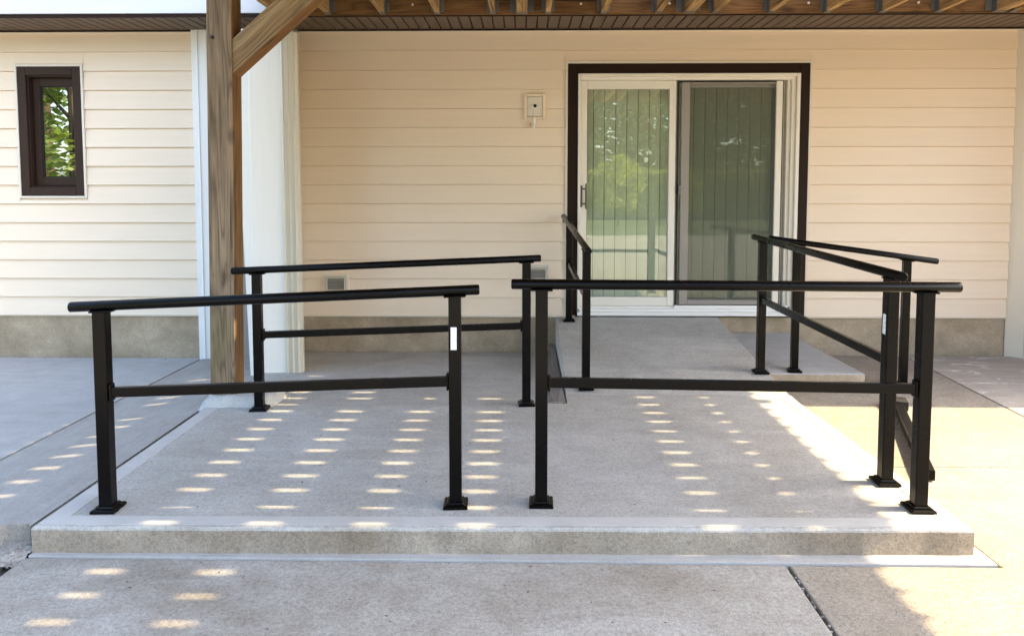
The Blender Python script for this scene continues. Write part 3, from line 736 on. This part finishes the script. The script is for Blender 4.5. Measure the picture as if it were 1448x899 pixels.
# unseen sheets added on the deck to block sun through the board gaps
for i, (x0, x1, y0, y1, lb) in enumerate(((-1.80, 0.60, 1.0, 5.36, 'added grey sheet blocking light on the house end of the deck above'), (2.27, 4.375, 1.0, 2.60, 'added grey sheet blocking light at the front right of the deck above'))):
    tag(box('added_light_cover', x0, x1, y0, y1, DT + 0.001, DT + 0.011, 'light_cover_grey', None, 0.003), lb, 'light cover', 'added light covers on the deck above')

# ---------------------------------------------------------------- handrails
PW = 0.0508
GRP = 'black metal handrails on the ramp and slab'
def handrail(label, p_a, p_b, tube, low, stickers=()):
    """p_a, p_b: (x, y, z_base); tube and low: end points of handrail and lower rail"""
    t = thing('handrail', p_a, label, 'handrail', GRP)
    T0, T1 = Vector(tube[0]), Vector(tube[1])
    dirh = Vector((p_b[0] - p_a[0], p_b[1] - p_a[1], 0)).normalized(); ang = math.atan2(dirh.y, dirh.x)
    Rz = Matrix.Rotation(ang, 4, 'Z')
    def tube_z(x, y):
        d = T1 - T0; k = ((x - T0.x) * d.x + (y - T0.y) * d.y) / (d.x ** 2 + d.y ** 2); return (T0 + d * k)
    for px, py, pz in (p_a, p_b):
        tc = tube_z(px, py)
        bm = bmesh.new(); h = tc.z - 0.024 - pz
        bm_box(bm, -PW / 2, PW / 2, -PW / 2, PW / 2, 0.004, h)
        sx, sy = (tc.x - px) / h, (tc.y - py) / h
        bmesh.ops.recalc_face_normals(bm, faces=bm.faces[:])
        bev(bm, 0.0045, 2, [e for e in bm.edges if abs(e.verts[0].co.z - e.verts[1].co.z) > 0.3])
        bmesh.ops.transform(bm, matrix=Matrix.Translation((px, py, pz)) @ Rz, verts=bm.verts)
        post = link('post', to_mesh(bm, 'post'), t, 'rail_paint')
        # two-tier base cover
        bm = bmesh.new()
        def tier(w0, w1, z0, z1):
            hexa(bm, [(a * w0, b_ * w0, z0) for a, b_ in ((-1, -1), (1, -1), (1, 1), (-1, 1))], [(a * w1, b_ * w1, z1) for a, b_ in ((-1, -1), (1, -1), (1, 1), (-1, 1))])
        tier(0.050, 0.0495, 0.0, 0.011); tier(0.0495, 0.0425, 0.0112, 0.0155); tier(0.036, 0.033, 0.0157, 0.024)
        bmesh.ops.recalc_face_normals(bm, faces=bm.faces[:]); bev(bm, 0.002, 1)
        bmesh.ops.transform(bm, matrix=Matrix.Translation((px, py, pz)) @ Rz, verts=bm.verts)
        link('base_plate', to_mesh(bm, 'base_plate'), t, 'rail_paint')
        # saddle between post top and tube, following the slope of the tube
        d = (T1 - T0).normalized()
        bm = bmesh.new(); c = tc - Vector((0, 0, 0.0225)); bm_bar(bm, c - d * 0.045, c + d * 0.045, 0.040, 0.007)
        bmesh.ops.recalc_face_normals(bm, faces=bm.faces[:]); bev(bm, 0.002, 1)
        link('saddle', to_mesh(bm, 'saddle'), t, 'rail_paint')
    bm = bmesh.new(); bm_tube(bm, T0, T1, 0.0208, 24, 0.005); link('grip_tube', to_mesh(bm, 'grip_tube'), t, 'rail_paint')
    if low:
        L0, L1 = Vector(low[0]), Vector(low[1]); d = (L1 - L0).normalized()
        bm = bmesh.new(); bm_bar(bm, L0, L1, 0.026, 0.041)
        bmesh.ops.recalc_face_normals(bm, faces=bm.faces[:]); bev(bm, 0.004, 2)
        link('lower_rail', to_mesh(bm, 'lower_rail'), t, 'rail_paint')
        for P, s in ((L0, 1), (L1, -1)):
            bm = bmesh.new(); bm_bar(bm, P + d * s * 0.001, P + d * s * 0.011, 0.036, 0.070)
            bmesh.ops.recalc_face_normals(bm, faces=bm.faces[:]); bev(bm, 0.003, 1)
            link('rail_bracket', to_mesh(bm, 'rail_bracket'), t, 'rail_paint')
    for x0, x1, y0, y1, z0, z1 in stickers:
        o = box('sticker', x0, x1, y0, y1, z0, z1, 'sticker', t); o['label'] = 'white printed sticker'
    return t
h = PW / 2
handrail('black metal handrail at the front left corner of the raised slab, nearest the steps edge', (-1.692, 2.785, ZS), (-0.277, 2.845, ZS),
         ((-1.819, 2.785, 0.941), (-0.177, 2.85, 1.006)), ((-1.692 + h, 2.785, 0.596), (-0.277 - h, 2.845, 0.630)),
         [(-0.292, -0.268, 2.8175, 2.8187, 0.765, 0.857)])
handrail('longest black metal handrail, level, across the front right of the slab', (0.076, 2.862, ZS), (1.614, 2.836, ZS),
         ((-0.048, 2.863, 1.027), (1.749, 2.834, 1.022)), ((0.076 + h, 2.862, 0.622), (1.614 - h, 2.836, 0.610)))
handrail('black metal handrail at the back left of the slab beside the wooden post', (-1.556, 4.085, ZS), (0.020, 4.205, ZS),
         ((-1.704, 4.085, 0.932), (0.107, 4.21, 0.998)), ((-1.556 + h, 4.088, 0.556), (0.020 - h, 4.203, 0.592)))
def zr(y): return ZS + max(0, (y - 4.424)) / 1.406 * 0.236
handrail('short sloping black metal handrail on the left side of the door ramp', (0.405, 4.50, zr(4.50) + 0.001), (0.374, 5.745, zr(5.745) - 0.004),
         ((0.402, 4.325, 1.027), (0.335, 5.865, 1.180)), ((0.403, 4.50 + h, 0.72), (0.375, 5.745 - h, 0.80)))
handrail('sloping black metal handrail running back along the right edge of the slab and ramp', (1.607, 3.09, ZS + 0.003), (1.612, 4.765, zr(4.765) - 0.003),
         ((1.603, 2.985, 1.043), (1.605, 4.933, 1.076)), ((1.607, 3.09 + h, 0.660), (1.610, 4.765 - h, 0.664)),
         [(1.5806, 1.5818, 3.078, 3.102, 0.78, 0.868)])
handrail('black metal handrail on the sloping side pad, sloping down to the right near the wall', (1.995, 5.165, 0.070), (2.735, 5.06, 0.001),
         ((1.794, 5.175, 1.050), (2.94, 5.035, 0.896)), None)
# loose bar on the paving behind the front right corner
lb = thing('loose_rail_bar', (2.15, 3.9, 0.02), 'loose dark metal bar lying on the sunlit paving behind the right handrail posts', 'metal bar')
bm = bmesh.new(); bm_bar(bm, (2.385, 4.45, 0.032), (1.965, 3.37, 0.032), 0.052, 0.05)
bmesh.ops.recalc_face_normals(bm, faces=bm.faces[:]); bev(bm, 0.004, 2); link('bar', to_mesh(bm, 'bar'), lb, 'rail_paint')
bm = bmesh.new(); bm_bar(bm, (2.425, 4.56, 0.035), (2.386, 4.4525, 0.035), 0.115, 0.058)
bmesh.ops.recalc_face_normals(bm, faces=bm.faces[:]); bev(bm, 0.006, 2); link('end_cap', to_mesh(bm, 'end_cap'), lb, 'black_seal')

# ---------------------------------------------------------------- garden behind the photographer (seen in the glass)
def crown_mesh(nm, h0, h1, rad, nclump, nleaf, ls):
    bm = bmesh.new(); rnd = random.Random(nm)
    for c in range(nclump):
        u = rnd.random(); zc = h0 + (h1 - h0) * u
        rr = rad * math.sqrt(max(0.05, 1 - (2 * u - 0.9) ** 2)) * rnd.uniform(0.35, 1.0); a = rnd.uniform(0, 6.283)
        cc = Vector((rr * math.cos(a), rr * math.sin(a), zc)); cr = rad * rnd.uniform(0.16, 0.3)
        for k in range(nleaf):
            d = Vector((rnd.gauss(0, 1), rnd.gauss(0, 1), rnd.gauss(0, 0.7))).normalized() * cr * rnd.uniform(0.4, 1.0)
            n_ = Vector((rnd.gauss(0, 1), rnd.gauss(0, 1), rnd.gauss(0.6, 1))).normalized(); _, s, u_ = frame_for(n_)
            p = cc + d; L = ls * rnd.uniform(0.6, 1.3)
            bm.faces.new([bm.verts.new(p + s * L), bm.verts.new(p + u_ * L * 0.5), bm.verts.new(p - s * L), bm.verts.new(p - u_ * L * 0.5)])
    me = bpy.data.meshes.new(nm); bm.to_mesh(me); bm.free(); return me
def trunk_mesh(nm, h1, r):
    bm = bmesh.new(); rnd = random.Random(nm + 't')
    def limb(p0, p1, r0, r1):
        d, s, u = frame_for(p1 - p0)
        A = [bm.verts.new(p0 + (s * math.cos(k * 0.785) + u * math.sin(k * 0.785)) * r0) for k in range(8)]
        B = [bm.verts.new(p1 + (s * math.cos(k * 0.785) + u * math.sin(k * 0.785)) * r1) for k in range(8)]
        for k in range(8): bm.faces.new((A[k], A[(k + 1) % 8], B[(k + 1) % 8], B[k]))
    limb(Vector((0, 0, -0.1)), Vector((0.05, 0, h1 * 0.45)), r, r * 0.7); limb(Vector((0.05, 0, h1 * 0.45)), Vector((0, 0.1, h1 * 0.9)), r * 0.7, r * 0.15)
    for k in range(7):
        z = h1 * rnd.uniform(0.3, 0.7); a = rnd.uniform(0, 6.28); L = h1 * 0.22
        limb(Vector((0.04, 0, z)), Vector((L * math.cos(a), L * math.sin(a), z + L * 0.7)), r * 0.4, r * 0.08)
    return to_mesh(bm, nm)
CM = {'tall': (crown_mesh('crown_tall', 1.6, 9.5, 3.2, 130, 34, 0.17), trunk_mesh('trunk_tall', 8, 0.2)),
      'low': (crown_mesh('crown_low', 0.9, 3.6, 1.5, 60, 30, 0.12), trunk_mesh('trunk_low', 3, 0.07)),
      'near': (crown_mesh('crown_near', 0.3, 6.5, 2.6, 150, 40, 0.11), trunk_mesh('trunk_near', 6, 0.14))}
TREES = [('near', -10.6, -4.6, 0.2, 1.0, 'leaf_green', 'bright green leafy tree mirrored in the narrow brown window'),
         ('near', -13.6, -8.0, 1.4, 2.2, 'leaf_green', 'larger green leafy tree behind the one mirrored in the narrow window'),
         ('low', 3.6, -15.0, 0.6, 0.72, 'leaf_yellow', 'small yellow green tree mirrored in the left door pane'),
         ('low', 6.6, -17.0, 2.2, 0.6, 'leaf_yellow', 'smaller yellow green shrub mirrored beside the centre of the sliding door'),
         ('tall', -4.5, -24, 0.0, 1.0, 'leaf_dark', 'tall dark tree mirrored at the far left of the door glass'),
         ('tall', 1.5, -27, 1.1, 1.15, 'leaf_dark', 'tallest dark tree mirrored in the left door pane'),
         ('tall', 7.0, -25, 2.0, 0.95, 'leaf_dark', 'tall dark tree mirrored in the middle of the door glass'),
         ('tall', 12.5, -27, 3.0, 1.1, 'leaf_dark', 'tall dark tree mirrored in the screened right pane'),
         ('tall', -1.5, -34, 5.0, 1.2, 'leaf_dark', 'far dark tree filling the gap left of the tallest mirrored tree'),
         ('tall', 4.5, -35, 0.7, 1.3, 'leaf_dark', 'far dark tree filling the gap right of the tallest mirrored tree'),
         ('tall', 10.0, -35, 1.7, 1.3, 'leaf_dark', 'far dark tree mirrored near the centre stile of the door'),
         ('tall', 16.0, -34, 2.7, 1.2, 'leaf_dark', 'far dark tree mirrored at the right edge of the screened pane'),
         ('tall', 18.5, -24, 4.0, 1.0, 'leaf_dark', 'tall dark tree beyond the right pane reflections')]
# clipped hedge across the end of the garden
hedge = thing('hedge', (4, -21, -0.07), 'long clipped hedge mirrored as a pale line across the door glass', 'hedge')
bm = bmesh.new(); rh = random.Random(5)
for k in range(9000):
    x = rh.uniform(-14, 26); side = rh.random()
    if side < 0.45: y, z = -20.5 + rh.gauss(0, 0.05), rh.uniform(0, 2.12)
    else: y, z = rh.uniform(-21.5, -20.5), 2.12 + rh.gauss(0, 0.06)
    p = Vector((x, y, z)); n_ = Vector((rh.gauss(0, 1), rh.gauss(0, 1), rh.gauss(0.4, 1))).normalized(); _, a_, u_ = frame_for(n_); L = rh.uniform(0.05, 0.12)
    bm.faces.new([bm.verts.new(p + a_ * L), bm.verts.new(p + u_ * L * 0.6), bm.verts.new(p - a_ * L), bm.verts.new(p - u_ * L * 0.6)])
me = bpy.data.meshes.new('foliage'); bm.to_mesh(me); bm.free(); link('foliage', me, hedge, 'leaf_yellow')
boxes('branches', [(-14, 26, -21.45, -20.55, -0.05, 2.05)], 'leaf_dark', hedge)
TM = {}
for kind, x, y, rz, s, mt, lab in TREES:
    t = thing('garden_tree', (x, y, -0.07), lab, 'tree', 'garden trees behind the viewpoint')
    t.rotation_euler.z = rz; t.scale = (s, s, s)
    for nm, me, mm in (('crown', CM[kind][0], mt), ('trunk', CM[kind][1], 'bark')):
        key = (me.name, mm)
        if key not in TM:
            TM[key] = me.copy(); TM[key].materials.append(MATS[mm])
        me2 = TM[key]
        o = bpy.data.objects.new(nm, me2); COL.objects.link(o); o.parent = t

# ---------------------------------------------------------------- render
scene.render.engine = 'CYCLES'
scene.cycles.max_bounces = 10; scene.cycles.diffuse_bounces = 6; scene.cycles.transparent_max_bounces = 16
scene.render.resolution_x = 1024; scene.render.resolution_y = 635
